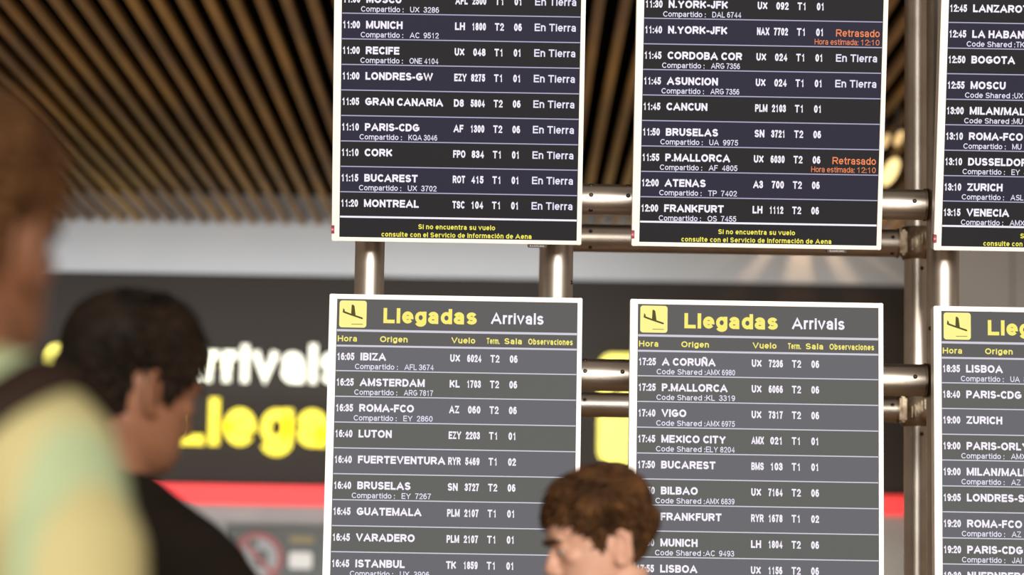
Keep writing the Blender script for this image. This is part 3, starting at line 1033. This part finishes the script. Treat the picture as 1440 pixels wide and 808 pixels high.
def person(label, loc, yaw, scale, head_yaw, head_pitch, head_roll, skin, shirt_m, trouser_m, shoe_m, hair_args, short_sleeve, slope=0.0, shirt_name='shirt', eyes=True, brow=None, g=.016, neck_lean=0.0, narrow=1.0):
    def slim(bm):
        for v in bm.verts:
            v.co.y *= 1 - (1 - narrow) * min(1, max(0, (1.56 - v.co.z) / .10))

    root = thing('person', label, 'person', loc, (0, 0, yaw))
    root.scale = (scale,) * 3
    HM = Matrix.Translation((.002 + neck_lean, 0, 1.556)) @ Matrix.Translation((-.03, 0, .03)) @ Matrix.Rotation(head_yaw, 4, 'Z') @ Matrix.Rotation(head_pitch, 4, 'Y') @ Matrix.Rotation(head_roll, 4, 'X') @ Matrix.Translation((.03, 0, -.03))
    bm = bmesh.new()
    head_mesh(bm, HM)
    nk = HM @ Vector((-.025, 0, .06))
    tube(bm, [((-.018, 0, 1.43), .066, .068, (1, 0, 0)), ((-.016, 0, 1.50), .060, .060, (1, 0, 0)), ((-.012 + neck_lean * .5, 0, 1.55), .056, .056, (1, 0, 0)), (nk, .055, .054, (1, 0, 0))], 22)
    torso(bm, 0, slope=slope)
    arms(bm, 0, slope=slope)
    legs(bm, 0)
    for s in (-1, 1):
        hand(bm, (.030, s * .262, .89), s)
        tube(bm, [((-.045, s * .106, .045), .034, .036, (0, 1, 0)), ((.02, s * .108, .045), .042, .036, (0, 1, 0)), ((.11, s * .112, .032), .044, .026, (0, 1, 0)), ((.17, s * .112, .025), .030, .018, (0, 1, 0))], 14)
    slim(bm)
    remesh('body', bm, skin, root, .0042, 5)
    bm = bmesh.new()
    torso(bm, g, slope=slope); arms(bm, g * .9, .5 if short_sleeve else 1.0, slope=slope)
    slim(bm)
    sh = remesh(shirt_name, bm, shirt_m, root, .008, 8)
    bm = bmesh.new()
    N = 36
    prof = ((.000, .004), (.006, .034), (.001, .047), (-.014, .030), (-.020, -.004))
    rings = []
    for dr, dz in prof:
        rings.append([bm.verts.new((-.019 + (.066 + dr + .002) * math.cos(2 * math.pi * k / N), (.066 + dr) * math.sin(2 * math.pi * k / N), 1.487 + dz - .020 * math.cos(2 * math.pi * k / N))) for k in range(N)])
    for r0, r1 in zip(rings, rings[1:]):
        for k in range(N):
            bm.faces.new((r0[k], r0[(k + 1) % N], r1[(k + 1) % N], r1[k])).smooth = True
    link('collar', bm, shirt_m, sh)
    bm = bmesh.new()
    tube(bm, [((x, 0, z), rx + .010, ry + .010, (1, 0, 0)) for z, rx, ry, x in TORSO[:3]], 28)
    legs(bm, .014)
    slim(bm)
    remesh('trousers', bm, trouser_m, root, .010, 6)
    for s in (-1, 1):
        bm = bmesh.new()
        tube(bm, [((-.085, s * .106, .03), .030, .030, (0, 1, 0)), ((-.05, s * .106, .045), .042, .044, (0, 1, 0)), ((.02, s * .108, .048), .048, .046, (0, 1, 0)), ((.10, s * .112, .036), .051, .035, (0, 1, 0)), ((.165, s * .112, .028), .042, .027, (0, 1, 0)), ((.195, s * .112, .024), .022, .018, (0, 1, 0))], 20)
        for v in bm.verts:
            v.co.z = max(v.co.z, 0.0)
        slim(bm)
        link('shoe', bm, shoe_m, root)
    if eyes:
        for s in (-1, 1):
            bm = bmesh.new()
            ball(bm, HM @ Vector((.0725, s * .030, .1100)), .0112)
            c = HM @ Vector((.0822, s * .031, .1075))
            ball(bm, c, .0045, mi=1, seg=10)
            link('eye', bm, [M_EYEWHITE, M_IRIS], root, True)
            bm = bmesh.new()
            P = [HM @ Vector(v) for v in ((.0955, s * .012, .124), (.0965, s * .024, .129), (.0905, s * .041, .131), (.079, s * .055, .126))]
            tube(bm, [(P[0], .003), (P[1], .0048), (P[2], .0042), (P[3], .002)], 8)
            link('eyebrow', bm, brow, root, True)
    hair_mesh(HM, hair_args['mats'], root, hair_args['seed'], hair_args['hairline'], hair_args['thick'], hair_args['comb'], hair_args['n'], hair_args['length'], hair_args['lift'])
    return root


M_EYEWHITE = mat('eye_white', (.7, .66, .6), .3)
M_IRIS = mat('iris', (.03, .018, .012), .2)


def skin_mat(name, c):
    m = mat(name, c, .5, sss=.12, spec=.35)
    return noisy(m, tuple(x * .92 for x in c), tuple(min(1, x * 1.07) for x in c), (1, 1, 1), 14.0)


def hair_mat(name, c1, c2):
    return noisy(mat(name, c1, .68, spec=.09), c1, c2, (1, 1, 1), 26.0, .35, .7)


def lerp_hairline(front, temple, ear, back):
    def f(th):
        a = abs((math.degrees(th) + 180) % 360 - 180)
        pts = ((0, front), (28, front), (46, temple), (66, ear + .045), (76, ear + .004), (84, ear + .004), (89, .122), (112, .124), (122, back + .04), (150, back), (180, back))
        for (a0, z0), (a1, z1) in zip(pts, pts[1:]):
            if a <= a1:
                return z0 + (z1 - z0) * (a - a0) / (a1 - a0)
    return f


front_w = lambda th: max(0.0, math.cos(th))
crop = lambda top, side: (lambda th, t: side + (top - side) * min(1, max(0, (t - .25) / .5)) + .010 * front_w(th) * min(1, max(0, t * 2)))

# the brown-haired man below the middle boards
Y3 = 4.75
skinC = skin_mat('fair_skin', (.50, .28, .195))
hB1, hB2 = hair_mat('brown_hair', (.028, .013, .006), (.095, .043, .016)), hair_mat('brown_hair_tips', (.04, .02, .009), (.15, .07, .025))
top3 = at(852, 649, Y3)
s3 = (top3.z) / 1.802
p3 = at(859, 720, Y3)
person('young man in profile facing left, short brown hair, below the middle boards', (p3.x, Y3, 0), R(180), s3, R(10), R(14), 0.0,
       skinC, noisy(mat('blue_shirt', (.10, .14, .22), .8), (.09, .12, .2), (.12, .16, .25), (1, 1, 1), 8), mat('dark_jeans', (.04, .05, .09), .8), mat('brown_shoes', (.08, .04, .02), .5),
       dict(mats=[hB1, hB2], seed=3, hairline=lerp_hairline(.170, .157, .092, .045),
            thick=lambda th, t: .005 + (.016 - .006 * front_w(th)) * min(1, max(0, (t - .2) / .5)), comb=lambda th, t, p: Vector((.9, 0, -.12)) if t > .45 or math.cos(th) > .2 else Vector((.1, 0, -1)),
            n=3600, length=lambda th, t: .014 + .024 * min(1, t * 1.6) + .012 * front_w(th), lift=lambda th, t: .18 + .16 * front_w(th)),
       True, brow=hB1)

# the dark-haired man in the black jacket at left
Y2 = 4.0
skinB = skin_mat('shaded_tan_skin', (.20, .088, .047))  # darker base colour also stands in for shade on his face
hD1, hD2 = hair_mat('black_brown_hair', (.005, .004, .0032), (.018, .011, .007)), hair_mat('black_brown_tips', (.008, .006, .004), (.028, .016, .009))
top2 = at(170, 402, Y2)
s2 = top2.z / 1.798
p2 = at(165, 560, Y2)
person('man with black hair and dark jacket at left, turned right toward the boards', (p2.x, Y2, 0), R(54), s2, R(-10), R(12), 0.0,
       skinB, noisy(mat('black_jacket', (.008, .005, .0035), .9, spec=.12), (.006, .004, .0025), (.010, .0065, .0045), (1, 1, 1), 9), mat('grey_trousers', (.05, .05, .055), .8), mat('black_shoes', (.01, .01, .01), .4),
       dict(mats=[hD1, hD2], seed=8, hairline=lerp_hairline(.172, .150, .085, .040),
            thick=crop(.017, .008), comb=lambda th, t, p: Vector((.9, .1, -.2)) if t > .4 else Vector((.2, 0, -1)),
            n=2600, length=lambda th, t: .018 + .018 * t, lift=lambda th, t: .2 + .2 * front_w(th)),
       False, slope=.034, shirt_name='jacket', brow=hD1, g=.020)

# the man in the pale shirt, nearest the camera
Y1 = 2.50
skinA = skin_mat('shaded_skin', (.15, .064, .032))  # weaker light on this man is put into a darker base colour
hA1, hA2 = hair_mat('chestnut_hair', (.04, .018, .008), (.10, .046, .018)), hair_mat('chestnut_tips', (.06, .028, .011), (.15, .072, .028))
shirt1 = mat('pale_plaid_shirt', (.55, .55, .3), .8)
nt = shirt1.node_tree
tc = nt.nodes.new('ShaderNodeTexCoord')
wv = nt.nodes.new('ShaderNodeTexWave')
wv.bands_direction = 'Y'
wv.inputs['Scale'].default_value = 4.2
wv.inputs['Distortion'].default_value = 1.2
cr = nt.nodes.new('ShaderNodeValToRGB')
cr.color_ramp.elements[0].color = (.31, .275, .125, 1)
cr.color_ramp.elements[1].color = (.235, .29, .165, 1)
cr.color_ramp.elements[0].position, cr.color_ramp.elements[1].position = .62, .97
nt.links.new(tc.outputs['Object'], wv.inputs['Vector'])
nt.links.new(wv.outputs['Fac'], cr.inputs[0])
nt.links.new(cr.outputs[0], nt.nodes['Principled BSDF'].inputs['Base Color'])
top1 = at(-30, 118, Y1)
s1 = top1.z / 1.80
p1 = at(-42, 300, Y1)
DROP = .030
man1 = person('blurred man in pale yellow-green shirt with a dark strap, nearest at far left', (p1.x, Y1, 0), R(46), s1, R(26), R(2), 0.0,
       skinA, shirt1, mat('khaki_trousers', (.2, .16, .1), .8), mat('tan_shoes', (.15, .09, .05), .5),
       dict(mats=[hA1, hA2], seed=5, hairline=lerp_hairline(.178, .160, .095, .020),
            thick=crop(.018, .006), comb=lambda th, t, p: Vector((.6, .1, -.5)),
            n=1800, length=lambda th, t: .016 + .014 * t, lift=lambda th, t: .2),
       True, slope=-.030, brow=hA1, g=.018, narrow=.85)
# strap of his shoulder bag and the bag on his left hip
bag = thing('shoulder_bag', 'dark strap and bag slung across the pale-shirted man at far left', 'bag', (p1.x, Y1, 0), (0, 0, R(46)))
bag.scale = (s1,) * 3
M_STRAP = mat('dark_webbing', (.016, .008, .005), .8, spec=.15)
bm = bmesh.new()
from mathutils.bvhtree import BVHTree
shirt_o = [o for o in man1.children if o.name.startswith('shirt')][0]
bvh = BVHTree.FromPolygons([v.co for v in shirt_o.data.vertices], [p.vertices for p in shirt_o.data.polygons])
key = [(.05, -.15, 1.57), (-.005, -.16, 1.57), (-.05, -.15, 1.53), (-.095, -.115, 1.46), (-.14, -.055, 1.36), (-.16, .03, 1.24), (-.14, .10, 1.12), (-.04, .21, .97), (.04, .21, .96), (.12, .14, 1.06), (.16, .06, 1.2), (.16, -.01, 1.32), (.13, -.08, 1.44), (.09, -.13, 1.53), (.05, -.15, 1.57)]
V = []
for a_, b_ in zip(key, key[1:]):
    for q in range(4):
        w = Vector(a_).lerp(Vector(b_), q / 4)
        c_, n_, _, _ = bvh.find_nearest(w)
        V.append((c_ + n_ * .004, n_))
V.append(V[0])
prev = None
for i in range(len(V)):
    d = (V[min(i + 1, len(V) - 1)][0] - V[max(i - 1, 0)][0]).normalized()
    out = V[i][1]
    sd = d.cross(out).normalized()
    cur = [bm.verts.new(V[i][0] + sd * a + out * b) for a, b in ((-.021, 0), (.021, 0), (.021, .004), (-.021, .004))]
    if prev:
        for q in range(4):
            bm.faces.new((prev[q], prev[(q + 1) % 4], cur[(q + 1) % 4], cur[q]))
    prev = cur
link('strap', bm, M_STRAP, bag, True)
bm = bmesh.new()
box(bm, -.14, .205, .70, .14, .285, .96, bevel=.02)
link('pouch', bm, M_STRAP, bag)
bm = bmesh.new()
box(bm, -.142, .280, .82, .142, .292, .955, bevel=.004)
link('flap', bm, mat('dark_flap', (.035, .022, .014), .6), bag)
